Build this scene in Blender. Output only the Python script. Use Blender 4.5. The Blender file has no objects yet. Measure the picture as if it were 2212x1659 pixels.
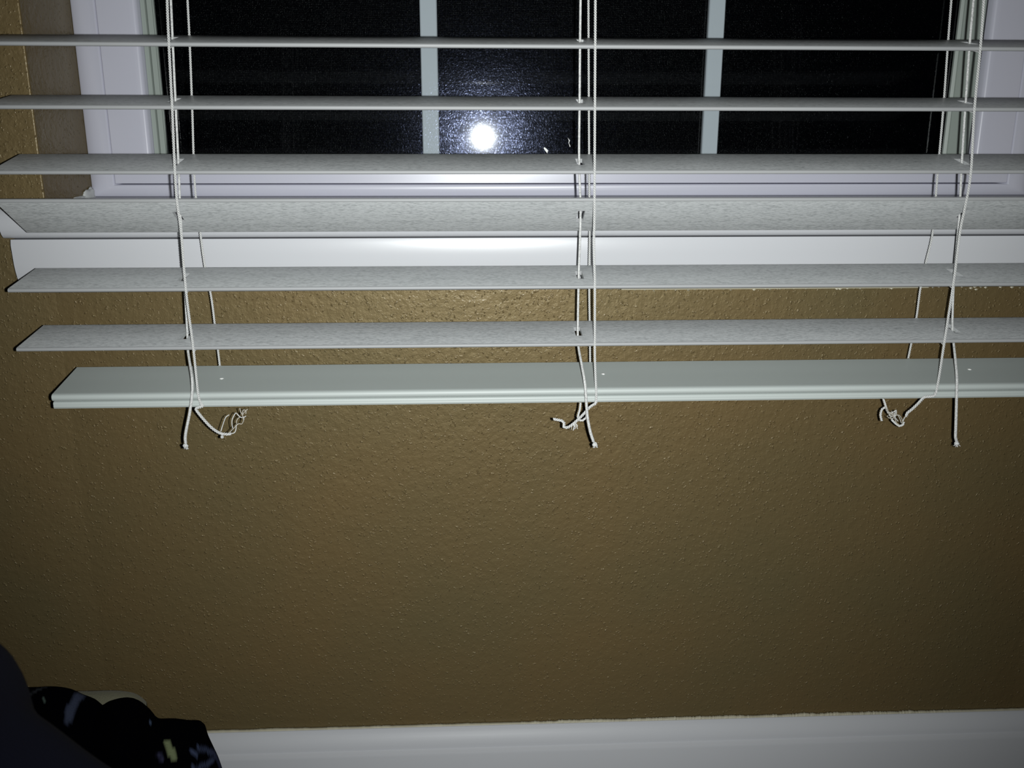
import bpy, bmesh, math, random
from mathutils import Vector, Matrix, noise
random.seed(7)

# ------------------------------------------------------------------ camera
W, H, F = 2212.0, 1659.0, 1969.0
PX, PY = 1106.0, 829.5
EYE = 0.70                       # eye height over the floor
DW = 0.775                       # camera to wall plane (wall face is y = 0)
def _n(v): return v.normalized()
_d = _n(Vector((1098-PX, 8075-PY, F)))
_r = Vector((45000-PX, 340-PY, F)); _r = _n(_r - _d*_r.dot(_d))
_f = _r.cross(_d)                # wall normal direction in camera coordinates
# rows: world axes expressed in camera (right, down, forward) coordinates
def ray(x, y):
    v = Vector((x-PX, y-PY, F))
    return Vector((v.dot(_r), v.dot(_f), -v.dot(_d)))
def at(x, y, D):
    w = ray(x, y); w = w*(D/w.y)
    return Vector((w.x, w.y-DW, w.z+EYE))
right = Vector((_r.x, _f.x, -_d.x)); down = Vector((_r.y, _f.y, -_d.y)); fwd = Vector((_r.z, _f.z, -_d.z))
cam = bpy.data.cameras.new('camera')
cam.sensor_fit = 'HORIZONTAL'; cam.sensor_width = 36.0
cam.lens = 36.0*F/W
cam.clip_start = 0.02
cam.dof.use_dof = True; cam.dof.focus_distance = 0.74; cam.dof.aperture_fstop = 15.0
camo = bpy.data.objects.new('camera', cam)
bpy.context.collection.objects.link(camo)
m = Matrix(((right.x, -down.x, -fwd.x, 0), (right.y, -down.y, -fwd.y, -DW), (right.z, -down.z, -fwd.z, EYE), (0, 0, 0, 1)))
camo.matrix_world = m
bpy.context.scene.camera = camo

# ------------------------------------------------------------------ world, light, exposure
sc = bpy.context.scene
w = bpy.data.worlds.new('night'); sc.world = w; w.use_nodes = True
w.node_tree.nodes['Background'].inputs[0].default_value = (0.02, 0.025, 0.04, 1)
w.node_tree.nodes['Background'].inputs[1].default_value = 0.02
sc.view_settings.view_transform = 'Standard'; sc.view_settings.look = 'None'
sc.view_settings.gamma = 1.0; sc.view_settings.use_curve_mapping = False
sc.view_settings.exposure = 0.0
fl = bpy.data.lights.new('camera_flash', 'SPOT')
fl.energy = 28.0; fl.color = (0.965, 1.0, 0.99); fl.shadow_soft_size = 0.0030
fl.spot_size = math.radians(99); fl.spot_blend = 1.0
flo = bpy.data.objects.new('camera_flash', fl); bpy.context.collection.objects.link(flo)
aim = at(1150, 640, DW)
src = Vector((0.017, -DW, EYE-0.002))
flo.location = src
flo.rotation_euler = (aim-src).to_track_quat('-Z', 'Y').to_euler()
sc.cycles.max_bounces = 8; sc.cycles.transparent_max_bounces = 24
sc.cycles.caustics_reflective = False

# ------------------------------------------------------------------ materials
def mat(name, col, rough=0.5, spec=0.5, sheen=0.0):
    mt = bpy.data.materials.new(name); mt.use_nodes = True
    b = mt.node_tree.nodes['Principled BSDF']
    b.inputs['Base Color'].default_value = (*col, 1); b.inputs['Roughness'].default_value = rough
    b.inputs['Specular IOR Level'].default_value = spec
    b.inputs['Sheen Weight'].default_value = sheen
    return mt
def nd(mt, t, **kw):
    n = mt.node_tree.nodes.new(t)
    for k, v in kw.items(): setattr(n, k, v)
    return n
def lk(mt, a, b): mt.node_tree.links.new(a, b)
def coords(mt, scale, what='Object', rot=(0, 0, 0)):
    tc = nd(mt, 'ShaderNodeTexCoord'); mp = nd(mt, 'ShaderNodeMapping')
    mp.inputs['Scale'].default_value = scale; mp.inputs['Rotation'].default_value = rot
    lk(mt, tc.outputs[what], mp.inputs['Vector']); return mp.outputs['Vector']
def nz(mt, vec, scale=1.0, detail=2.0, rough=0.5):
    n = nd(mt, 'ShaderNodeTexNoise'); n.inputs['Scale'].default_value = scale
    n.inputs['Detail'].default_value = detail; n.inputs['Roughness'].default_value = rough
    lk(mt, vec, n.inputs['Vector']); return n.outputs['Fac']
def ramp(mt, fac, stops):
    r = nd(mt, 'ShaderNodeValToRGB'); e = r.color_ramp.elements
    while len(e) < len(stops): e.new(0.5)
    for i, (p, c) in enumerate(stops):
        e[i].position = p; e[i].color = (*c, 1) if len(c) == 3 else c
    lk(mt, fac, r.inputs[0]); return r.outputs[0]
def mrange(mt, v, a, b, c, d, smooth=True):
    n = nd(mt, 'ShaderNodeMapRange'); n.interpolation_type = 'SMOOTHSTEP' if smooth else 'LINEAR'
    for i, x in enumerate((a, b, c, d)): n.inputs[i+1].default_value = x
    lk(mt, v, n.inputs[0]); return n.outputs[0]
def math_(mt, op, a, b=None):
    n = nd(mt, 'ShaderNodeMath', operation=op)
    for i, x in enumerate((a, b)):
        if x is None: continue
        if isinstance(x, (int, float)): n.inputs[i].default_value = x
        else: lk(mt, x, n.inputs[i])
    return n.outputs[0]
def bump(mt, h, strength, dist, normal=None):
    b = nd(mt, 'ShaderNodeBump'); b.inputs['Strength'].default_value = strength; b.inputs['Distance'].default_value = dist
    lk(mt, h, b.inputs['Height'])
    if normal is not None: lk(mt, normal, b.inputs['Normal'])
    return b.outputs[0]
def bs(mt): return mt.node_tree.nodes['Principled BSDF']

M = {}
# wall: satin tan paint over orange-peel / knock-down texture
mt = M['wall'] = mat('tan_wall_paint', (0.15, 0.117, 0.055), 0.50, 0.8); bs(mt).inputs['Coat Weight'].default_value = 0.24; bs(mt).inputs['Coat Roughness'].default_value = 0.2; bs(mt).inputs['Specular Tint'].default_value = (1.0, 0.80, 0.45, 1)
v = coords(mt, (1, 1, 1))
mid = nz(mt, v, 150, 4, 0.6); big = nz(mt, v, 45, 2)
vo = nd(mt, 'ShaderNodeTexVoronoi', feature='SMOOTH_F1'); vo.inputs['Scale'].default_value = 330; vo.inputs['Smoothness'].default_value = 0.5
wq = nd(mt, 'ShaderNodeVectorMath', operation='ADD'); nq = nd(mt, 'ShaderNodeTexNoise'); nq.inputs['Scale'].default_value = 190; nq.inputs['Detail'].default_value = 3
lk(mt, v, nq.inputs['Vector']); sq = nd(mt, 'ShaderNodeVectorMath', operation='SCALE'); sq.inputs['Scale'].default_value = 0.009
lk(mt, nq.outputs['Color'], sq.inputs[0]); lk(mt, v, wq.inputs[0]); lk(mt, sq.outputs[0], wq.inputs[1])
lk(mt, wq.outputs[0], vo.inputs['Vector'])
# only some cells carry a small raised drop
sc_ = nd(mt, 'ShaderNodeSeparateColor'); lk(mt, vo.outputs['Color'], sc_.inputs[0])
drop = math_(mt, 'MULTIPLY', mrange(mt, vo.outputs['Distance'], 0.05, 0.42, 1, 0), mrange(mt, sc_.outputs[0], 0.25, 0.9, 0.05, 1))
h = math_(mt, 'ADD', math_(mt, 'MULTIPLY', mid, 0.9), math_(mt, 'ADD', math_(mt, 'MULTIPLY', big, 0.6), math_(mt, 'MULTIPLY', drop, 0.62)))
wn = bump(mt, h, 1.0, 0.0008); lk(mt, wn, bs(mt).inputs['Normal']); lk(mt, wn, bs(mt).inputs['Coat Normal'])
colr = ramp(mt, nz(mt, coords(mt, (1, 1, 1)), 5.5, 3), [(0.3, (0.098, 0.076, 0.036)), (0.7, (0.118, 0.079, 0.034))])
lk(mt, colr, bs(mt).inputs['Base Color'])

def trim_paint(name, col, rough, sc_=28, bs_=0.00025):
    mt = mat(name, col, rough, 0.5)
    h = nz(mt, coords(mt, (0.35, 1, 1)), sc_, 3)
    lk(mt, bump(mt, h, 0.35, bs_), bs(mt).inputs['Normal'])
    return mt
M['trim'] = trim_paint('white_trim_paint', (0.53, 0.535, 0.56), 0.30)
M['caulk'] = trim_paint('rough_white_caulk', (0.55, 0.56, 0.55), 0.55, 180, 0.0008)
M['caulk_base'] = trim_paint('cream_paint_edge', (0.44, 0.41, 0.31), 0.5, 300, 0.0008)
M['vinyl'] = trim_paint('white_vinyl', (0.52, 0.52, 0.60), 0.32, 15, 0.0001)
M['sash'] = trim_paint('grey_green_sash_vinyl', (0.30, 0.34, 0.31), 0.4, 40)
M['grille'] = trim_paint('blue_white_grille', (0.44, 0.48, 0.52), 0.75, 20, 0.0001)
M['gasket'] = mat('dark_gasket', (0.02, 0.02, 0.022), 0.6)
# slats: embossed wood grain
mt = M['slat'] = mat('embossed_slat', (0.5, 0.5, 0.5), 0.42, 0.5)
v = coords(mt, (260, 1150, 1150))
g = nz(mt, v, 1, 2, 0.6)
g2 = nz(mt, coords(mt, (28, 220, 220)), 1, 2, 0.6)
mixf = math_(mt, 'ADD', math_(mt, 'MULTIPLY', g, 0.8), math_(mt, 'MULTIPLY', g2, 0.2))
lk(mt, ramp(mt, mixf, [(0.36, (0.36, 0.375, 0.38)), (0.54, (0.59, 0.605, 0.61))]), bs(mt).inputs['Base Color'])
lk(mt, bump(mt, mixf, 0.5, 0.0005), bs(mt).inputs['Normal'])
M['slat_edge'] = trim_paint('smooth_slat_edge', (0.32, 0.325, 0.33), 0.5, 60, 0.0001)
M['rail'] = trim_paint('smooth_rail_paint', (0.42, 0.455, 0.44), 0.48, 40, 0.00008)
M['cord'] = mat('white_ladder_cord', (0.60, 0.60, 0.59), 0.8, 0.2, 0.3)
mt = M['lift'] = mat('white_lift_cord', (0.66, 0.66, 0.64), 0.7, 0.3, 0.2)
mt2 = coords(mt, (1200, 1200, 900)); wv = nd(mt, 'ShaderNodeTexVoronoi'); lk(mt, mt2, wv.inputs['Vector']); wv.inputs['Scale'].default_value = 1
lk(mt, bump(mt, wv.outputs['Distance'], 0.7, 0.0004), bs(mt).inputs['Normal'])
lk(mt, ramp(mt, wv.outputs['Distance'], [(0.0, (0.72, 0.72, 0.70)), (0.9, (0.42, 0.42, 0.42))]), bs(mt).inputs['Base Color'])
M['fray'] = mat('frayed_thread', (0.45, 0.42, 0.36), 0.8)
M['plug'] = mat('white_plug', (0.8, 0.8, 0.78), 0.4)

# glass: clear pane, dusty film scatters a weak wide gloss
mt = M['glass'] = bpy.data.materials.new('window_glass'); mt.use_nodes = True
nt = mt.node_tree; nt.nodes.remove(nt.nodes['Principled BSDF']); out = nt.nodes['Material Output']
tr = nd(mt, 'ShaderNodeBsdfTransparent'); tr.inputs[0].default_value = (0.93, 0.95, 0.95, 1)
gl = nd(mt, 'ShaderNodeBsdfGlossy'); gl.inputs['Roughness'].default_value = 0.035
fr = nd(mt, 'ShaderNodeFresnel'); fr.inputs[0].default_value = 1.5
m1 = nd(mt, 'ShaderNodeMixShader'); lk(mt, fr.outputs[0], m1.inputs[0]); lk(mt, tr.outputs[0], m1.inputs[1]); lk(mt, gl.outputs[0], m1.inputs[2])
dust = nd(mt, 'ShaderNodeBsdfGlossy'); dust.inputs['Roughness'].default_value = 0.14
dust.inputs[0].default_value = (0.55, 0.62, 1.0, 1)
v = coords(mt, (1, 1, 1))
sp = nd(mt, 'ShaderNodeTexVoronoi'); sp.inputs['Scale'].default_value = 420; lk(mt, v, sp.inputs['Vector'])
lk(mt, bump(mt, nz(mt, v, 700, 2), 0.35, 0.00025), dust.inputs['Normal'])
vs = coords(mt, (60, 60, 900)); streak = nz(mt, vs, 1, 3, 0.7)
df = math_(mt, 'MULTIPLY', mrange(mt, sp.outputs['Distance'], 0.5, 0.1, 0.15, 1.0), mrange(mt, streak, 0.4, 0.7, 0.25, 1.0))
sm = nd(mt, 'ShaderNodeValue'); sm.outputs[0].default_value = 0.017
m2 = nd(mt, 'ShaderNodeMixShader'); lk(mt, math_(mt, 'MULTIPLY', df, sm.outputs[0]), m2.inputs[0]); lk(mt, m1.outputs[0], m2.inputs[1]); lk(mt, dust.outputs[0], m2.inputs[2])
lk(mt, m2.outputs[0], out.inputs['Surface'])

# insect screen outside the glass
mt = M['screen'] = bpy.data.materials.new('insect_mesh'); mt.use_nodes = True
b = bs(mt); b.inputs['Base Color'].default_value = (0.0012, 0.0013, 0.0018, 1); b.inputs['Roughness'].default_value = 0.22
b.inputs['Specular IOR Level'].default_value = 0.04
tc = nd(mt, 'ShaderNodeTexCoord'); sx = nd(mt, 'ShaderNodeSeparateXYZ'); lk(mt, tc.outputs['Object'], sx.inputs[0])
def wires(o):
    f_ = math_(mt, 'FRACT', math_(mt, 'MULTIPLY', o, 1/0.0016)); a = math_(mt, 'ABSOLUTE', math_(mt, 'SUBTRACT', f_, 0.5))
    return math_(mt, 'GREATER_THAN', a, 0.36)
grid = math_(mt, 'MAXIMUM', wires(sx.outputs[0]), wires(sx.outputs[2]))
lk(mt, grid, b.inputs['Alpha'])
lk(mt, bump(mt, nz(mt, coords(mt, (1, 1, 1)), 900, 1), 0.8, 0.0008), b.inputs['Normal'])

# fabrics
def fabric(name, col, rough=0.95, sheen=0.3, s=1400):
    mt = mat(name, col, rough, 0.1, sheen)
    lk(mt, bump(mt, nz(mt, coords(mt, (1, 1, 1)), s, 2), 0.7, 0.0008), bs(mt).inputs['Normal'])
    return mt
M['couch'] = fabric('navy_upholstery', (0.0012, 0.0014, 0.0045), 0.95, 0.0)
M['pale'] = fabric('pale_fleece', (0.13, 0.125, 0.085), 0.95, 0.1, 600)
mt = M['fleece'] = fabric('printed_fleece', (0.001, 0.001, 0.002), 1.0, 0.0, 700); bs(mt).inputs['Specular IOR Level'].default_value = 0.02
ca = nd(mt, 'ShaderNodeVertexColor'); ca.layer_name = 'print'; lk(mt, ca.outputs[0], bs(mt).inputs['Base Color'])
M['floor'] = mat('beige_carpet', (0.18, 0.14, 0.10), 0.95, 0.1)
lk(M['floor'], bump(M['floor'], nz(M['floor'], coords(M['floor'], (1, 1, 1)), 400, 2), 0.8, 0.003), bs(M['floor']).inputs['Normal'])
M['ceil'] = trim_paint('ceiling_paint', (0.55, 0.54, 0.5), 0.9)

# ------------------------------------------------------------------ helpers
C = bpy.context.scene.collection
def mesh_obj(name, verts, faces, material, parent=None, smooth=False, origin=None, mats=None, fmi=None, angle=None):
    o0 = Vector(origin) if origin is not None else Vector((0, 0, 0))
    me = bpy.data.meshes.new(name)
    me.from_pydata([tuple(Vector(v)-o0) for v in verts], [], faces)
    for mm in (mats or [material]): me.materials.append(mm)
    if fmi: me.polygons.foreach_set('material_index', fmi)
    me.update()
    if smooth: me.polygons.foreach_set('use_smooth', [True]*len(me.polygons))
    if angle:
        me.polygons.foreach_set('use_smooth', [True]*len(me.polygons)); me.set_sharp_from_angle(angle=math.radians(angle))
    ob = bpy.data.objects.new(name, me); C.objects.link(ob)
    if parent is not None:
        ob.parent = parent
        pw = Vector((0, 0, 0)); p = parent
        while p is not None: pw += p.location; p = p.parent
        ob.location = o0 - pw
    else: ob.location = o0
    return ob
def empty(name, loc, parent=None):
    e = bpy.data.objects.new(name, None); e.empty_display_size = 0.05; C.objects.link(e); e.location = loc; return e
def tag(o, label, cat, group=None, kind=None):
    o['label'] = label; o['category'] = cat
    if group: o['group'] = group
    if kind: o['kind'] = kind
class MB:
    def __init__(s): s.v = []; s.f = []; s.mi = []
    def add(s, vs, fs, mi=0):
        n = len(s.v); s.v += [Vector(v) for v in vs]; s.f += [tuple(i+n for i in f) for f in fs]; s.mi += [mi]*len(fs)
    def box(s, a, b, mi=0):
        x0, y0, z0 = a; x1, y1, z1 = b
        s.add([(x0,y0,z0),(x1,y0,z0),(x1,y1,z0),(x0,y1,z0),(x0,y0,z1),(x1,y0,z1),(x1,y1,z1),(x0,y1,z1)],
              [(0,3,2,1),(4,5,6,7),(0,1,5,4),(1,2,6,5),(2,3,7,6),(3,0,4,7)], mi)
    def prism_x(s, prof, x0, x1, mi=0, mis=None):
        # prof: list of (y, z) counter-clockwise seen from -x ... closed
        n = len(prof)
        s.add([(x0, y, z) for y, z in prof]+[(x1, y, z) for y, z in prof],
              [tuple(range(n)), tuple(range(2*n-1, n-1, -1))]+[(i, i+n, (i+1) % n+n, (i+1) % n) for i in range(n)], mi)
        if mis:
            k = len(s.mi)-n
            for i in range(n): s.mi[k+i] = mis[i]
    def tube(s, pts, r, sides=8, mi=0, r_end=None):
        pts = [Vector(p) for p in pts]; n = len(pts); vs = []; fs = []
        up = Vector((0, 1, 0.01)).normalized()
        for i, p in enumerate(pts):
            t = (pts[min(i+1, n-1)]-pts[max(i-1, 0)])
            if t.length < 1e-9: t = Vector((0, 0, -1))
            t.normalize(); a = t.cross(up)
            if a.length < 1e-4: a = t.cross(Vector((1, 0, 0)))
            a.normalize(); up = a.cross(t).normalized()
            rr = r if not callable(r) else r(i/(n-1))
            for k in range(sides):
                an = 2*math.pi*k/sides
                vs.append(p+(a*math.cos(an)+up*math.sin(an))*rr)
        for i in range(n-1):
            for k in range(sides):
                k2 = (k+1) % sides
                fs.append((i*sides+k, i*sides+k2, (i+1)*sides+k2, (i+1)*sides+k))
        fs.append(tuple(range(sides))[::-1]); fs.append(tuple((n-1)*sides+k for k in range(sides)))
        s.add(vs, fs, mi)
    def build(s, name, material, parent=None, origin=None, smooth=False, mats=None, angle=None):
        ob = mesh_obj(name, s.v, s.f, material, parent, smooth, origin, mats, s.mi if mats else None, angle)
        bm = bmesh.new(); bm.from_mesh(ob.data); bmesh.ops.recalc_face_normals(bm, faces=bm.faces); bm.to_mesh(ob.data); bm.free()
        return ob
def spline(pts, step=0.002):
    P = [Vector(p) for p in pts]; out = []
    Q = [P[0]*2-P[1]]+P+[P[-1]*2-P[-2]]
    for i in range(1, len(Q)-2):
        a, b, c, d = Q[i-1], Q[i], Q[i+1], Q[i+2]
        k = max(1, int((c-b).length/step))
        for j in range(k):
            t = j/k
            out.append(0.5*((2*b)+(c-a)*t+(2*a-5*b+4*c-d)*t*t+(3*b-a-3*c+d)*t*t*t))
    out.append(P[-1]); return out
def resample(P, step):
    out = [P[0]]; acc = 0.0
    for a, b in zip(P[:-1], P[1:]):
        L = (b-a).length
        if L < 1e-9: continue
        pos = step-acc
        while pos <= L:
            out.append(a.lerp(b, pos/L)); pos += step
        acc = L-(pos-step)
    out.append(P[-1]); return out
def twisted(mb, pts, R=0.00052, r=0.00052, pitch=0.0033, strands=2, wob=0.0, phase=0.0):
    # rope of strands wound round the path, as on a blind's ladder string
    P = resample(spline(pts, 0.002), pitch/9)
    for s_ in range(strands):
        q = []
        for i, p in enumerate(P):
            t = (P[min(i+1, len(P)-1)]-P[max(i-1, 0)]).normalized()
            a = t.cross(Vector((0, 1, 0.02)))
            if a.length < 1e-4: a = Vector((1, 0, 0))
            a.normalize(); b_ = a.cross(t)
            an = 2*math.pi*(i/9.0)+phase+2*math.pi*s_/strands
            q.append(p+(a*math.cos(an)+b_*math.sin(an))*R)
        mb.tube(q, r, 5)
def Z(z): return EYE+z
def Y(D): return D-DW

# ------------------------------------------------------------------ room shell
RX0, RX1, RY0, RZ1 = -1.7, 2.1, -2.9, 2.45
XL, XR = -0.3462, 0.5372          # window opening
SILL, TOP = Z(-0.0545), 1.95
YI = Y(0.870)                     # window flange plane, 95 mm deep
mb = MB()
def vprism(poly, z0, z1):         # poly in xy
    n = len(poly)
    mb.add([(x, y, z0) for x, y in poly]+[(x, y, z1) for x, y in poly],
           [tuple(range(n))[::-1], tuple(range(n, 2*n))]+[(i, (i+1) % n, (i+1) % n+n, i+n) for i in range(n)])
r = 0.0015
arc = [(r*math.sin(a), r*(1-math.cos(a))) for a in [math.pi/2*i/5 for i in range(6)]]
vprism([(RX0, 0), (XL-r, 0)]+[(XL-r+x, y) for x, y in arc[1:]]+[(XL, 0.14), (RX0, 0.14)], 0, RZ1)
vprism([(XR, 0.14)]+[(XR+r-x, y) for x, y in arc[::-1]]+[(RX1, 0), (RX1, 0.14)], 0, RZ1)
vprism([(XL-r, 0), (XR+r, 0), (XR+r, 0.14), (XL-r, 0.14)], 0, SILL-0.027)
vprism([(XL-r, 0), (XR+r, 0), (XR+r, 0.14), (XL-r, 0.14)], TOP, RZ1)
wb = mb.build('wall_back', M['wall'], smooth=False, angle=40); wb['kind'] = 'structure'
for nm, a, b_, mm in (('wall_left', (RX0-.1, RY0, 0), (RX0, 0.14, RZ1), 'wall'), ('wall_right', (RX1, RY0, 0), (RX1+.1, 0.14, RZ1), 'wall'),
                      ('wall_front', (RX0, RY0-.1, 0), (RX1, RY0, RZ1), 'wall'), ('floor', (RX0, RY0, -.1), (RX1, 0.14, 0), 'floor'),
                      ('ceiling', (RX0, RY0, RZ1), (RX1, 0.14, RZ1+.1), 'ceil')):
    mb = MB(); mb.box(a, b_); o = mb.build(nm, M[mm]); o['kind'] = 'structure'

# baseboard: cove-topped moulding, ragged paint line along its top edge
mb = MB(); zt = Z(-0.5545); zl = Z(-0.5768)
prof = [(0, 0), (-0.0165, 0), (-0.0165, zl-0.001), (-0.0155, zl+0.0015), (-0.0125, zl+0.003)]
for i in range(7):
    t = i/6; prof.append((-0.0118+0.0068*math.sin(t*math.pi/2)*t, zl+0.0035+(zt-0.002-zl-0.0035)*t))
prof += [(-0.0045, zt), (0, zt)]
mb.prism_x(prof, RX0, RX1)
bb = mb.build('baseboard_back', M['trim'], angle=25); bb['kind'] = 'structure'
def ragged(name, x0, x1, y0, z0, thick, amp, material, parent, seed, n=500, fade=True, base=0.0006):
    # thin uneven bead: a strip whose free edge wanders
    mb = MB(); vs = []
    for i in range(n+1):
        x = x0+(x1-x0)*i/n
        e = amp*max(0, noise.noise(Vector((x*38, seed, 0)))*0.9+noise.noise(Vector((x*160, seed, 3)))*0.6+noise.noise(Vector((x*600, seed, 9)))*0.4+0.35)
        if fade: e *= min(1, 8*min(i, n-i)/n)
        e += base
        vs += [(x, y0, z0-0.001), (x, y0-thick, z0-0.0005), (x, y0-thick*0.6, z0+e*0.8), (x, y0, z0+e)]
    fs = []
    for i in range(n):
        for k in range(4):
            a = i*4+k; b_ = i*4+(k+1) % 4; fs.append((a, b_, b_+4, a+4))
    fs += [(0, 1, 2, 3), (n*4+3, n*4+2, n*4+1, n*4)]
    mb.add(vs, fs)
    return mb.build(name, material, parent, smooth=True)
ragged('paint_edge', 0.02, 0.50, 0.0, zt, 0.0045, 0.0017, M['caulk_base'], bb, 3.1, 900)
ragged('paint_edge', -0.6, 0.05, 0.0, zt, 0.0045, 0.0007, M['caulk_base'], bb, 5.7, 500)
ragged('paint_edge', 0.49, 0.9, 0.0, zt, 0.0045, 0.0006, M['caulk_base'], bb, 8.7, 300)

# window stool and apron (trim_1)
XA0, XA1 = -0.3665, 0.5575
mb = MB()
yn = Y(0.7475)
ny = 0.0125
prof = [(YI+0.01, SILL), (yn+0.007, SILL)]
for i in range(1, 9):
    a = math.pi*i/8; prof.append((yn+0.007-0.007*math.sin(a)*1.0, SILL-0.0125+0.0125*math.cos(a)))
prof += [(0.0, SILL-0.025), (0.0, SILL-0.027), (YI+0.01, SILL-0.027)]
# notch the horns: body inside the opening, front lip runs past it
lip = [(0.0, SILL), (yn+0.007, SILL)]+prof[2:10]+[(0.0, SILL-0.025)]
mb.prism_x(lip, XA0-0.006, XA1+0.006)
mb.prism_x([(YI+0.02, SILL), (-0.0005, SILL), (-0.0005, SILL-0.026), (YI+0.02, SILL-0.026)], XL+0.0002, XR-0.0002)
st = mb.build('trim_1', M['trim'], angle=35); st['kind'] = 'structure'
mb = MB(); z0 = SILL-0.0272; z1 = Z(-0.1262)
prof = [(0, z0+0.0015), (yn+0.0035, z0+0.0015), (yn+0.0025, z0-0.003), (yn+0.003, z0-0.012)]
for i in range(1, 9):
    t = i/8; prof.append((yn+0.003+0.016*(1-math.cos(t*math.pi/2)), z0-0.012+(z1+0.002-z0+0.012)*math.sin(t*math.pi/2)))
prof += [(-0.005, z1), (0, z1)]
mb.prism_x(prof, XA0, XA1)
ap = mb.build('apron', M['trim'], st, angle=30)
ragged('caulk_line', 0.13, 0.40, 0.0, z1-0.0005, 0.0035, 0.0, M['caulk_base'], st, 1.5, 500)
# flecks of paint hanging just under the apron
mb = MB()
for i in range(70):
    x = random.uniform(0.12, 0.50); s_ = random.uniform(0.0004, 0.0013)
    z = z1-abs(random.gauss(0, 0.0010))-0.0004
    mb.add([(x-s_*1.6, 0.0002, z), (x, -0.0006, z-s_*0.8), (x+s_*1.8, 0.0002, z-s_*0.1), (x+s_*0.2, -0.0006, z+s_*0.7)], [(0, 1, 3), (1, 2, 3), (0, 3, 2, 1)])
o = mb.build('paint_flecks', M['caulk_base'], st); o['kind'] = 'stuff'

# ------------------------------------------------------------------ window
win = empty('window_1', (0.0955, YI, SILL)); win['kind'] = 'structure'
WT = TOP
JL, JR, JB = -0.3240, 0.5148, Z(-0.0424)          # joint between flange and frame
HL, HR = -0.2925, 0.4838
def ring(mb, x0, x1, z0, z1, wl, wr, wbm, wt, prof):
    """four mitred sides of a frame. prof: list of (t, y) t in 0..1 from outside to inside"""
    n = len(prof)
    rings = []
    for t, y in prof:
        rings.append([(x0+wl*t, y, z0+wbm*t), (x1-wr*t, y, z0+wbm*t), (x1-wr*t, y, z1-wt*t), (x0+wl*t, y, z1-wt*t)])
    vs = [p for rg in rings for p in rg]; fs = []
    for i in range(n-1):
        for k in range(4):
            k2 = (k+1) % 4; fs.append((i*4+k, i*4+k2, (i+1)*4+k2, (i+1)*4+k))
    for k in range(4):
        k2 = (k+1) % 4; fs.append(((n-1)*4+k, (n-1)*4+k2, k2, k))
    mb.add(vs, fs)
# outer flange, slightly crowned so it catches a highlight
mb = MB()
ring(mb, XL+0.0003, XR-0.0003, SILL+0.0002, WT, JL-XL-0.001, XR-JR-0.001, JB-SILL-0.0012, 0.02,
     [(0, YI+0.03), (0, YI+0.0025), (0.12, YI+0.0008), (0.4, YI-0.0006), (0.7, YI-0.0008), (0.93, YI+0.0002), (1, YI+0.0015), (1, YI+0.03)])
mb.build('outer_frame', M['vinyl'], win, angle=50)
# main frame
mb = MB()
fb = Z(-0.0215)
ring(mb, JL, JR, JB, WT-0.02, HL-JL+0.0035, JR-HR+0.0035, fb-JB, 0.04,
     [(0, YI+0.03), (0, YI+0.0008), (0.02, YI), (0.80, YI), (0.90, YI+0.0006), (0.96, YI+0.002), (1, YI+0.0045), (1, YI+0.03)])
mb.build('window_frame', M['vinyl'], win, angle=30)
# dark gap
GX0, GX1 = HL+0.0036, HR-0.0036
mb = MB(); ring(mb, GX0-0.0005, GX1+0.0005, fb-0.0005, WT-0.06, 0.004, 0.004, 0.003, 0.004, [(0, YI+0.03), (0, YI+0.012), (1, YI+0.012), (1, YI+0.03)])
mb.build('gasket', M['gasket'], win)
# sash with stepped face
SX0, SX1 = -0.2886, 0.4775; SB = fb+0.0015
mb = MB()
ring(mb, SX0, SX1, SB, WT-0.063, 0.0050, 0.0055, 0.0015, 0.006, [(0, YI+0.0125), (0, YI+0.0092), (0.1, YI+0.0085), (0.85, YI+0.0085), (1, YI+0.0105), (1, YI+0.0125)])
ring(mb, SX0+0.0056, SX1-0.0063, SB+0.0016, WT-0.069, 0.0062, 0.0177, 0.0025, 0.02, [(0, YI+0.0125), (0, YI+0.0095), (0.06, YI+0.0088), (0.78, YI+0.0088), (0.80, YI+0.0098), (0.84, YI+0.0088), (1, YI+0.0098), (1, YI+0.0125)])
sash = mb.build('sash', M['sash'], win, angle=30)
GLX0, GLX1, GLB, GLT = -0.2785, 0.4560, SB+0.0035, WT-0.085
for nm, yy in (('glass_pane', YI+0.016), ('glass_pane', YI+0.029)):
    mb = MB(); q = 0.006*(GLX1-GLX0)/2; mb.add([(GLX0, yy+q, GLB), (GLX1, yy-q, GLB), (GLX1, yy-q, GLT), (GLX0, yy+q, GLT)], [(0, 1, 2, 3)])
    g_ = mb.build(nm, M['glass'], win)
yg = YI+0.0225; Dg = yg+DW
for xs in ((905.6, 943.0, 913.8, 949.6), (1531, 1566, 1518, 1552)):
    xa = (at(xs[0], 0, Dg-0.003).x+at(xs[2], 334, Dg-0.003).x)/2; xb = (at(xs[1], 0, Dg-0.003).x+at(xs[3], 334, Dg-0.003).x)/2
    mb = MB(); zz0, zz1 = GLB, GLT
    poly = [(xa, yg-0.002), (xa+0.0008, yg-0.003), (xb-0.0008, yg-0.003), (xb, yg-0.002), (xb, yg+0.003), (xa, yg+0.003)]
    n = 6
    mb.add([(x, y, zz0) for x, y in poly]+[(x, y, zz1) for x, y in poly], [tuple(range(n))[::-1], tuple(range(n, 2*n))]+[(i, (i+1) % n, (i+1) % n+n, i+n) for i in range(n)])
    mb.build('muntin', M['grille'], win, angle=20)
mb = MB(); ys = YI+0.055; mb.box((XL+0.01, ys, SILL+0.01), (XR-0.01, ys+0.0004, WT-0.03)); mb.build('insect_screen', M['screen'], win)
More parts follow.
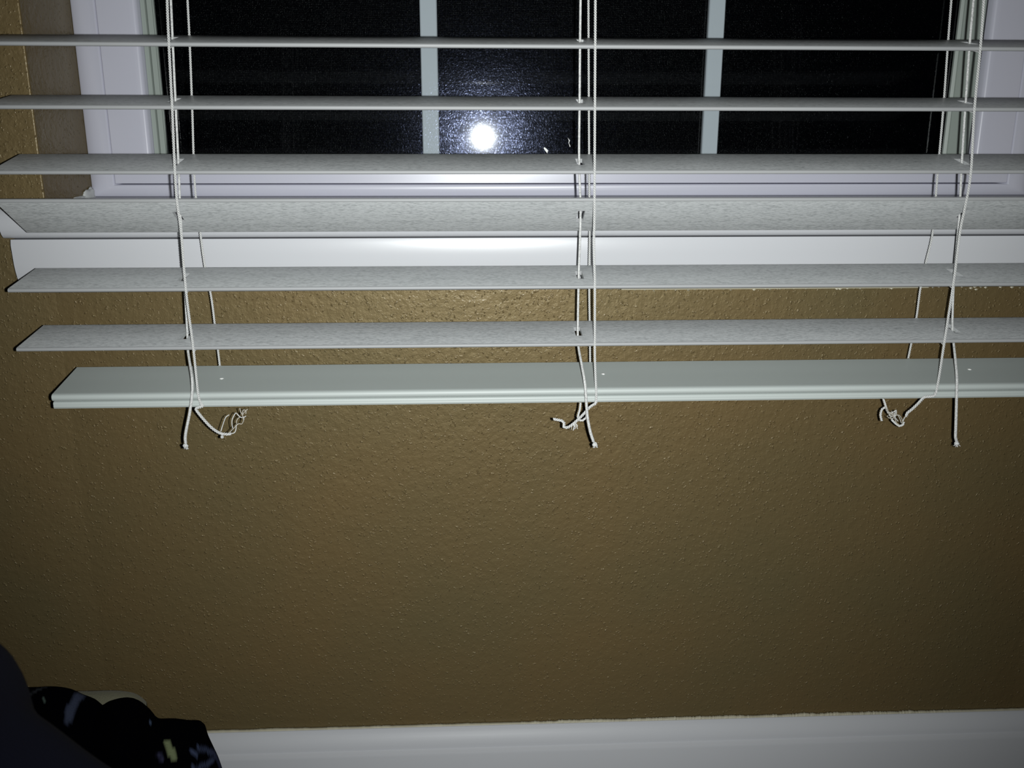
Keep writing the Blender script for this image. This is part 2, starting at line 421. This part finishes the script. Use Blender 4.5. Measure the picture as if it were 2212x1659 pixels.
mb = MB(); ring(mb, XL+0.0003, XR-0.0003, SILL, WT, 0.02, 0.02, 0.02, 0.02, [(0, YI+0.030), (0, YI+0.072), (1, YI+0.072), (1, YI+0.030)]); mb.build('outer_frame', M['gasket'], win)
# paint flecks stuck on the pane
for pts in ([(1174, 320), (1178, 326), (1182, 331), (1184, 325), (1180, 321), (1176, 318)], [(1226, 297), (1229, 304), (1228, 308), (1231, 318), (1232, 316), (1229, 309), (1231, 303), (1228, 300)]):
    D_ = YI+0.0148+DW; mb = MB(); n = len(pts)
    f0 = [at(x, y, D_) for x, y in pts]; f1 = [p+Vector((0, -0.0004, 0)) for p in f0]
    mb.add(f0+f1, [tuple(range(n)), tuple(range(2*n-1, n-1, -1))]+[(i, (i+1) % n, (i+1) % n+n, i+n) for i in range(n)])
    mb.build('paint_fleck', M['plug'], win)
# caulk blob and bare wedge at the foot of the left reveal
mb = MB()
def blob(c, rx, ry, rz, seed, amp=0.35, nu=18, nv=10):
    vs = []; fs = []
    for j in range(nv+1):
        th = math.pi*j/nv
        for i in range(nu):
            ph = 2*math.pi*i/nu
            d = Vector((math.sin(th)*math.cos(ph), math.sin(th)*math.sin(ph), math.cos(th)))
            k = 1+amp*noise.noise(d*2.2+Vector((seed, 0, 0)))
            vs.append(Vector(c)+Vector((d.x*rx, d.y*ry, d.z*rz))*k)
    for j in range(nv):
        for i in range(nu):
            i2 = (i+1) % nu; fs.append((j*nu+i, j*nu+i2, (j+1)*nu+i2, (j+1)*nu+i))
    return vs, fs
mb.add(*blob((XL+0.001, YI-0.006, SILL+0.001), 0.0022, 0.013, 0.007, 2.0, 0.6))
mb.add(*blob((XL+0.0005, YI-0.020, SILL+0.0005), 0.0014, 0.022, 0.0022, 4.0, 0.6))
mb.build('caulk', M['caulk'], st, smooth=True)

# ------------------------------------------------------------------ window blind
SX_L, SX_R = -0.334, 0.497
LIFT = (-0.2118, 0.0828, 0.3735)
RAILZ = Z(-0.1982)
blind = empty('window_blind', (0.08, Y(0.695), RAILZ))
tag(blind, 'white slatted window blind with one slat flipped and frayed cords below its rail', 'window blind')
def slat(name, Df, zf, Db, zb, holes, lab=None):
    f0 = Vector((0, Y(Df), Z(zf))); b0 = Vector((0, Y(Db), Z(zb))); u = (b0-f0).normalized(); L = (b0-f0).length
    nrm = Vector((0, -u.z, u.y)); T = 0.0030
    def P(s_, t): q = f0+u*s_+nrm*t; return (q.y, q.z)
    e = T/2
    front = [P(e*(1-math.cos(a)) if False else e-e*math.sin(a), e-e*math.cos(a)) for a in [math.pi*i/6 for i in range(7)]]   # bottom -> round nose -> top
    back = [P(L-e+e*math.sin(a), e+e*math.cos(a)) for a in [math.pi*i/6 for i in range(7)]]
    mb = MB()
    hw, h0, h1 = 0.0026, L/2-0.009, L/2+0.009
    xs = [SX_L]
    for hx in holes: xs += [hx-hw, hx+hw]
    xs.append(SX_R)
    full = front+back
    fmis = [1]*6+[0]+[1]*6+[0]
    for i in range(len(xs)-1):
        if i % 2 == 0: mb.prism_x(full, xs[i], xs[i+1], 0, fmis)
        else:
            mb.prism_x(front+[P(h0, T), P(h0, 0)], xs[i], xs[i+1], 0, [1]*6+[0, 1, 0])
            mb.prism_x([P(h1, 0), P(h1, T)]+back, xs[i], xs[i+1], 0, [1, 0]+[1]*6+[0])
    o = mb.build(name, M['slat'], blind, origin=((SX_L+SX_R)/2, (f0.y+b0.y)/2, (f0.z+b0.z)/2), mats=[M['slat'], M['slat_edge']], angle=40)
    if lab: o['label'] = lab
    return o, f0, b0, u, nrm
S = [(.67, .0586, .7189, .0680), (.67, .0174, .7189, .0262), (.67, -.0266, .7184, -.0158), (.67, -.0450, .7125, -.0714), (.67, -.1099, .7189, -.1012), (.67, -.1538, .7191, -.1459)]
lift_x = [[-.2082, .0818, .3680], [-.2101, .0822, .3707], [-.2119, .0826, .3735], [-.2136, .0835, .3770], [-.2155, .0840, .3790], [-.2172, .0838, .3825]]
SL = []
for i, (a, b_, c, d) in enumerate(S):
    SL.append(slat('slat', a, b_, c, d, lift_x[i], 'slat flipped so its front edge points up' if i == 3 else None))

# bottom rail: double bead front, groove between
fz = -0.1880; bz = -0.1800; f0 = (Y(.6705), Z(fz)); yb_ = Y(.7195)
mb = MB()
zt0 = Z(-0.1868); ztb = Z(-0.1779); zb0 = Z(-0.1985); yF = Y(.6700)
prof = [(yb_, ztb), (yF+0.004, zt0+0.0004)]
for i in range(1, 7):
    a = math.pi/2+math.pi*i/7; prof.append((yF+0.0026+0.0026*math.cos(a), zt0-0.0026+0.0028*math.sin(a)))
prof += [(yF+0.0040, zt0-0.0053), (yF+0.0040, zt0-0.0059)]
for i in range(1, 6):
    a = math.pi/2+math.pi*i/8; prof.append((yF+0.0034+0.0020*math.cos(a), zt0-0.0078+0.0019*math.sin(a)))
prof += [(yF+0.0013, zb0+0.0018), (yF+0.0021, zb0+0.0004), (yF+0.0035, zb0), (yb_-0.003, zb0+0.0085), (yb_, zb0+0.0105)]
mb.prism_x(prof, -0.3135, 0.474)
rail = mb.build('bottom_rail', M['rail'], blind, origin=(0.08, Y(.695), Z(-.19)), angle=32)
for px, py in ((479, 818), (1303, 808), (2094, 798)):
    # white plug on the sloping top of the rail
    D_ = .6935
    for _ in range(20):
        p = at(px, py, D_); zs = zt0+(ztb-zt0)*(p.y-yF-0.004)/(yb_-yF-0.004); D_ += (p.z-zs)*2.0
    mb = MB(); vs, fs = blob((p.x, p.y, zs+0.0001), 0.0015, 0.0015, 0.0006, px, 0.3); mb.add(vs, fs)
    mb.build('plug', M['plug'], rail, smooth=True)

# ladder strings (twisted) and lift cords (smooth)
DF_, DB_, DL_ = .6682, .7210, .6945
front_px = [
 [(361,-60),(361,0),(365,100),(372,235),(378,375),(383,440),(391,500),(402,630),(418,755),(428,850),(434,872)],
 [(1286,-60),(1286,0),(1285,240),(1284,470),(1283,520),(1285,620),(1285,750),(1286,800),(1288,845),(1288,866)],
 [(2128,-60),(2125,0),(2118,100),(2105,235),(2097,375),(2084,450),(2074,500),(2060,610),(2040,740),(2030,805),(2023,845)]]
back_px = [
 [(402,-60),(405,0),(410,100),(415,230),(421,400),(433,505),(443,577),(456,640),(464,700),(475,790)],
 [(1271,-60),(1271,0),(1272,230),(1273,400),(1274,505),(1273,577),(1273,640),(1274,700),(1275,784)],
 [(2059,-60),(2055,0),(2048,90),(2038,230),(2025,380),(2015,500),(2000,568),(1988,625),(1979,690),(1962,774)]]
lift_px = [
 [(366,-60),(369,0),(373,90),(379,220),(385,345),(390,465),(398,600),(405,728)],
 [(1254,-60),(1254,0),(1253,90),(1252,220),(1251,350),(1254,462),(1250,600),(1248,725)],
 [(2107,-60),(2103,0),(2095,90),(2086,220),(2078,345),(2072,470),(2061,600),(2057,715)]]
tails_main = [
 [(434,872,.6672),(439,877,.6672),(431,880,.6675),(423,883,.670),(427,890,.671),(440,906,.671),(455,922,.671),(468,932,.671),(479,937,.671),(490,938,.672),(499,937,.674)],
 [(1288,866,.6672),(1287,872,.668),(1276,878,.671),(1262,893,.672),(1248,907,.672),(1235,918,.672),(1225,924,.672),(1218,922,.672),(1219,914,.671),(1215,909,.670),(1206,907,.670),(1196,905,.669)],
 [(2023,845,.6672),(2019,854,.6668),(2008,856,.6668),(1998,857,.667),(1985,870,.671),(1970,884,.672),(1961,891,.672),(1957,899,.673)]]
tails_extra = [
 [],
 [[(1254,870,.680),(1252,886,.677),(1248,900,.674),(1252,908,.673),(1259,908,.673),(1266,902,.674),(1267,897,.676)]],
 [[(1908,862,.684),(1912,874,.680),(1915,884,.678),(1920,893,.677)], [(1912,879,.679),(1905,884,.678),(1902,896,.676),(1905,909,.676)],
  [(1926,906,.675),(1934,914,.675),(1943,920,.675),(1950,918,.675),(1952,912,.676)]]]
frays = [
 [[(477,932),(480,922),(484,910),(488,901),(495,896)], [(492,938),(502,928),(511,919),(516,915),(522,916),(526,908),(524,898),(525,886),(531,887),(531,894)],
  [(503,926),(501,915),(502,905),(507,895),(510,892),(514,896),(519,901),(525,902),(531,899)], [(512,918),(511,910),(514,904),(520,900)],
  [(499,937),(507,934),(510,925),(510,918)], [(518,882),(520,890),(524,896),(528,890),(535,884)], [(526,900),(527,907)]],
 [[(1237,914),(1240,921),(1238,930)], [(1238,914),(1244,919),(1248,927)], [(1241,913),(1247,919),(1246,925)], [(1236,916),(1235,924),(1233,929)], [(1239,915),(1243,924),(1240,927)]],
 [[(1914,882),(1920,890),(1930,897),(1942,897),(1949,907),(1950,915)], [(1913,880),(1918,890),(1924,897),(1932,903),(1937,914),(1943,918)],
  [(1920,893),(1930,890),(1936,886),(1935,898),(1925,900),(1920,896)], [(1922,890),(1932,900),(1928,904),(1919,902),(1917,898)],
  [(1934,888),(1933,900),(1940,910)], [(1924,892),(1938,896),(1944,905),(1947,914)], [(1957,898),(1952,906),(1949,915)], [(1926,888),(1930,896),(1922,903)]]]
lift_tail = [
 [(405,728,.6942),(406,757,.688),(411,790,.676),(415,820,.6655),(415,850,.6648),(410,890,.6650),(403,925,.666),(400,945,.667),(401,957,.667)],
 [(1248,725,.6942),(1250,752,.688),(1256,785,.676),(1263,825,.6655),(1266,860,.6648),(1269,900,.6650),(1275,932,.666),(1282,954,.667)],
 [(2057,715,.6942),(2060,742,.688),(2064,780,.676),(2067,820,.6655),(2066,870,.6648),(2065,910,.6650),(2064,945,.666),(2066,953,.667)]]
knots = [(401, 963), (1285, 960), (2067, 958)]
for k in range(3):
    # front ladder string with the tail knotted under the rail
    mb = MB(); pts = [at(x, y, DF_ if y < 860 else .6675) for x, y in front_px[k]]
    twisted(mb, pts, 0.00060, 0.00045, 0.0034)
    front = mb.build('ladder_cord', M['cord'], blind, origin=pts[-1], smooth=True)
    mb = MB(); pts2 = [at(*p) for p in tails_main[k]]
    twisted(mb, pts2, 0.00070, 0.00054, 0.0036)
    for ex in tails_extra[k]: twisted(mb, [at(*p) for p in ex], 0.0005, 0.0005, 0.0034)
    tl = mb.build('frayed_tail', M['cord'], front, origin=pts2[0], smooth=True)
    for j, fpx in enumerate(frays[k]):
        mb = MB(); D_ = .672+0.0012*(j % 4)
        mb.tube(spline([at(x, y, D_+0.0008*math.sin(i*1.7+j)) for i, (x, y) in enumerate(fpx)], 0.0008), 0.00038, 5)
        mb.build('loose_thread', M['fray'] if (j % 2 or k == 2 and j < 1) else M['cord'], front, smooth=True)
    if k == 0:
        mb = MB(); c = at(480, 944, .671); mb.add(*blob(c, 0.0012, 0.0012, 0.0012, 1, 0.3)); mb.tube([at(480, 936, .671), at(480, 942, .671)], 0.0007, 6)
        mb.build('knot', M['lift'], front, smooth=True)
    # rear ladder string
    mb = MB(); pts = [at(x, y, DB_) for x, y in back_px[k]]
    twisted(mb, pts, 0.00052, 0.00042, 0.0034, phase=1.0)
    rear = mb.build('ladder_cord', M['cord'], blind, origin=pts[-1], smooth=True)
    # rungs under each slat
    fp = spline([at(x, y, DF_) for x, y in front_px[k]], .002); bp = spline([at(x, y, DB_) for x, y in back_px[k]], .002)
    for i, (o, a, b_, u, nrm) in enumerate(SL):
        if i == 3: continue          # the flipped slat has slipped off its rungs
        off = -0.0005
        z_a = a.z+nrm.z*off; z_b = b_.z+nrm.z*off
        pa = min(fp, key=lambda p: abs(p.z-z_a)); pb = min(bp, key=lambda p: abs(p.z-z_b))
        s0 = Vector((pa.x, a.y, a.z))+nrm*off; s1 = Vector((pb.x, b_.y, b_.z))+nrm*off
        mb = MB(); mb.tube([pa, s0, s1, pb], 0.0004, 5)
        mb.build('rung', M['cord'], rear, smooth=True)
    # lift cord
    mb = MB()
    up = [at(x, y, DL_) for x, y in lift_px[k]]; tail = [at(*p) for p in lift_tail[k]]
    mb.tube(resample(spline(up+tail[1:], .002), .0012), lambda t: 0.00088 if t < 0.72 else 0.00088+0.0003*(t-0.72)/0.28, 8)
    lc = mb.build('lift_cord', M['lift'], blind, origin=tail[-1], smooth=True)
    mb = MB(); c = at(knots[k][0], knots[k][1], .667)
    mb.add(*blob(c, 0.0019, 0.0016, 0.0017, k*3.3+1, 0.55))
    rnd = random.Random(k)
    for j in range(9):
        an = rnd.uniform(-1.0, 1.0)+(0.5 if k == 1 else 0); L = rnd.uniform(0.0022, 0.0032)
        d = Vector((math.sin(an), rnd.uniform(-.4, .4), -math.cos(an)))
        mb.tube([c+Vector((0, 0, 0.0016)), c+d*0.0012, c+d*L], 0.00035, 5)
    mb.build('knot', M['lift'], lc, smooth=True)

# ------------------------------------------------------------------ couch arm (near, out of focus)
def rounded_solid(outline, D0, D1, rad, name, material, parent=None, n=6):
    """solid with the given silhouette, rounded over towards both ends"""
    out = outline; cx = sum(p[0] for p in out)/len(out); cz = sum(p[1] for p in out)/len(out)
    rings = []
    segs = [(0, 1.0)]
    for i in range(n+1):
        a = math.pi/2*i/n; rings.append((D0+rad*(1-math.sin(a)) if False else D0+rad*(1-math.cos(math.pi/2-a)) , rad*(1-math.sin(a))))
    prof = []
    for i in range(n+1):
        a = math.pi/2*i/n; prof.append((D0+rad*(1-math.sin(math.pi/2-a+0) if False else 1-math.sin(a)), 0))
    prof = [(D0+rad*(1-math.cos(a)), rad*(1-math.sin(a))) for a in [math.pi/2*i/n for i in range(n+1)]]
    prof += [(D1-rad*(1-math.cos(a)), rad*(1-math.sin(a))) for a in [math.pi/2*(n-i)/n for i in range(n+1)]]
    mb = MB(); vs = []; N_ = len(out)
    for D_, ins in prof:
        for x, z in out:
            dx, dz = x-cx, z-cz; L = math.hypot(dx, dz); k = (L-ins)/L
            vs.append((cx+dx*k, Y(D_), cz+dz*k))
    fs = []
    for i in range(len(prof)-1):
        for k in range(N_):
            k2 = (k+1) % N_; fs.append((i*N_+k, i*N_+k2, (i+1)*N_+k2, (i+1)*N_+k))
    fs += [tuple(range(N_)), tuple(range((len(prof)-1)*N_, len(prof)*N_))[::-1]]
    mb.add(vs, fs); return mb.build(name, material, parent, smooth=True)
couch = empty('couch', (-0.32, Y(.31), 0.0))
tag(couch, 'dark navy fabric couch arm, blurred and close, at the lower left corner', 'couch')
Dc = .336
sil = [at(x, y, Dc) for x, y in ((-60, 1330), (-15, 1362), (12, 1395), (32, 1440), (46, 1486), (72, 1514), (110, 1538), (160, 1572), (215, 1612), (275, 1656), (340, 1705), (420, 1790))]
ol = [(p.x, p.z) for p in spline([Vector((p.x, 0, p.z)) for p in sil], 0.004)]
xr = ol[-1][0]; zr = ol[-1][1]; xl = ol[0][0]-0.22; zl_ = ol[0][1]-0.0
out = ol+[(xr+0.01, zr-0.06), (xr+0.012, 0.10), (xr+0.01, 0.06), (xl, 0.06), (xl, 0.2), (xl, zl_-0.02), (xl+0.03, zl_+0.01), (ol[0][0]-0.06, zl_+0.015)]
arm = rounded_solid(out, .290, .345, .024, 'arm', M['couch'], couch)
mb = MB()
for fx in (xl+0.04, xr-0.04):
    mb2 = MB(); mb2.tube([(fx, Y(.318), 0.07), (fx, Y(.318), 0.0)], lambda t: 0.022-0.006*t, 12); mb2.build('foot', M['gasket'], couch, smooth=True)

# ------------------------------------------------------------------ blanket heap behind the couch arm
# ridge line of the heap at depth D; the cloth rolls forward and back from it
ridge_px = [(-60,1478),(0,1482),(40,1489),(85,1489),(120,1488),(150,1493),(172,1503),(200,1514),(221,1529),(240,1519),(272,1511),(295,1517),(318,1535),(338,1556),(375,1557),(410,1561),(428,1561),(436,1568),(443,1590),(455,1616),(468,1645),(482,1690),(500,1760)]
Dr = .665
rp = resample(spline([at(x, y, Dr) for x, y in ridge_px], 0.003), 0.0016)
prints = [  # strokes of the print: pixel polyline, half width px, colour
 ([(52,1505),(70,1503),(90,1494),(104,1486)], 3.5, (0.02,0.022,0.026)), ([(98,1513),(99,1516)], 3, (0.05,0.07,0.06)),
 ([(148,1553),(152,1535),(160,1518),(176,1502)], 10, (0.030,0.036,0.060)), ([(316,1564),(320,1567)], 3, (0.05,0.07,0.12)),
 ([(359,1604),(366,1620),(375,1636)], 6, (0.13,0.15,0.08)), ([(346,1636),(352,1641)], 4, (0.025,0.025,0.05)),
 ([(416,1632),(416,1622),(426,1618),(440,1622),(448,1632),(452,1645),(440,1652),(425,1658),(415,1664)], 6, (0.035,0.045,0.085)),
 ([(448,1624),(462,1640),(470,1660)], 7, (0.030,0.035,0.07)), ([(395,1680),(420,1700),(450,1700)], 8, (0.04,0.05,0.09))]
def topix(p):
    q = Vector((p.x, p.y+DW, p.z-EYE)); c = Vector((q.dot(right), q.dot(down), q.dot(fwd)))
    return PX+F*c.x/c.z, PY+F*c.y/c.z
strokes = []
def print_col(p):
    best = (0.0003, 0.0003, 0.0008)
    for pl, wd, col in strokes:
        dm = 9
        for a, b_ in zip(pl[:-1], pl[1:]):
            e_ = b_-a; t = max(0, min(1, (p-a).dot(e_)/max(e_.dot(e_), 1e-12)))
            dm = min(dm, (p-a-e_*t).length)
        k = max(0, min(1, (wd*1.25-dm)/(wd*0.5)))
        if k > 0: best = tuple(best[i]*(1-k)+col[i]*k for i in range(3))
    return best
blanket = empty('blanket', (-0.30, Y(.66), 0.0))
tag(blanket, 'rumpled black fleece blanket with pale blue and cream print, heaped against the baseboard', 'blanket')
vs = []; NV = 90; n = len(rp); fs = []
for i, p in enumerate(rp):
    for j in range(NV):
        t = j/(NV-1)                                  # 0 back foot .. ridge at .35 .. 1 front foot
        if t < 0.35:
            s_ = 1-t/0.35; yy = Y(Dr)+0.05*s_**2; drop = s_
        else:
            s_ = (t-0.35)/0.65; yy = Y(Dr)-0.16*math.sin(s_*math.pi/2)**0.9*(0.35+0.65*s_); drop = (1-math.cos(s_*math.pi/2))
        ht = p.z-0.02; z = p.z-ht*drop
        away = min(1, s_*2.2)
        x = p.x+away*(0.010*noise.noise(Vector((p.x*18, z*14, 1)))-(0.0 if t > .35 else 0.004))
        yy += away*0.016*noise.noise(Vector((p.x*26, z*10, 5)))+away*0.006*noise.noise(Vector((p.x*70, z*40, 7)))
        yy = min(yy, -0.020)
        vs.append(Vector((x, yy, z)))
for i in range(n-1):
    for j in range(NV-1): fs.append((i*NV+j, (i+1)*NV+j, (i+1)*NV+j+1, i*NV+j+1))
# strokes of the print are laid on the cloth surface, in metres
front_pts = [(v_, topix(v_)) for i, v_ in enumerate(vs) if (i % NV) >= int(0.3*NV)]
def on_cloth(x, y):
    best = None
    for v_, (a, b_) in front_pts:
        d2 = (a-x)**2+(b_-y)**2+((v_.y+DW)*20)**2*0.02
        if best is None or d2 < best[0]: best = (d2, v_)
    return best[1]
def dense(pl):
    out = []
    for (x0, y0), (x1, y1) in zip(pl[:-1], pl[1:]):
        k = max(1, int(math.hypot(x1-x0, y1-y0)/3)); out += [(x0+(x1-x0)*j/k, y0+(y1-y0)*j/k) for j in range(k)]
    return out+[pl[-1]]
prints = [(dense(pl), wpx, col) for pl, wpx, col in prints]
for pl, wpx, col in prints: strokes.append(([on_cloth(x, y) for x, y in pl], wpx/F*0.66, col))
cloth = mesh_obj('cloth', vs, fs, M['fleece'], blanket, True, origin=(-0.30, Y(.66), 0.06))
ca_ = cloth.data.color_attributes.new('print', 'FLOAT_COLOR', 'POINT')
for i, v_ in enumerate(vs): ca_.data[i].color = (*print_col(v_), 1)
so = cloth.modifiers.new('thickness', 'SOLIDIFY'); so.thickness = 0.003; so.offset = -1
# pale inner layer showing between the two humps
mb = MB(); pl = spline([at(x, y, Dr+0.014) for x, y in ((150,1500),(165,1499),(185,1499),(215,1498),(245,1498),(272,1501),(290,1507),(305,1520))], 0.003)
vs = []; NV = 12
for p in pl:
    for j in range(NV):
        a = math.pi*1.1*j/(NV-1); vs.append((p.x, p.y-0.012*math.cos(a)*1.0+0.0, p.z-0.010+0.010*math.sin(a)-(0.0 if j < NV-1 else 0.02)))
fs = [(i*NV+j, (i+1)*NV+j, (i+1)*NV+j+1, i*NV+j+1) for i in range(len(pl)-1) for j in range(NV-1)]
lo = mesh_obj('lining', vs, fs, M['pale'], blanket, True, origin=(-0.28, Y(.68), pl[0].z)); lo['label'] = 'cream lining folded out along the top'
so = lo.modifiers.new('thickness', 'SOLIDIFY'); so.thickness = 0.003
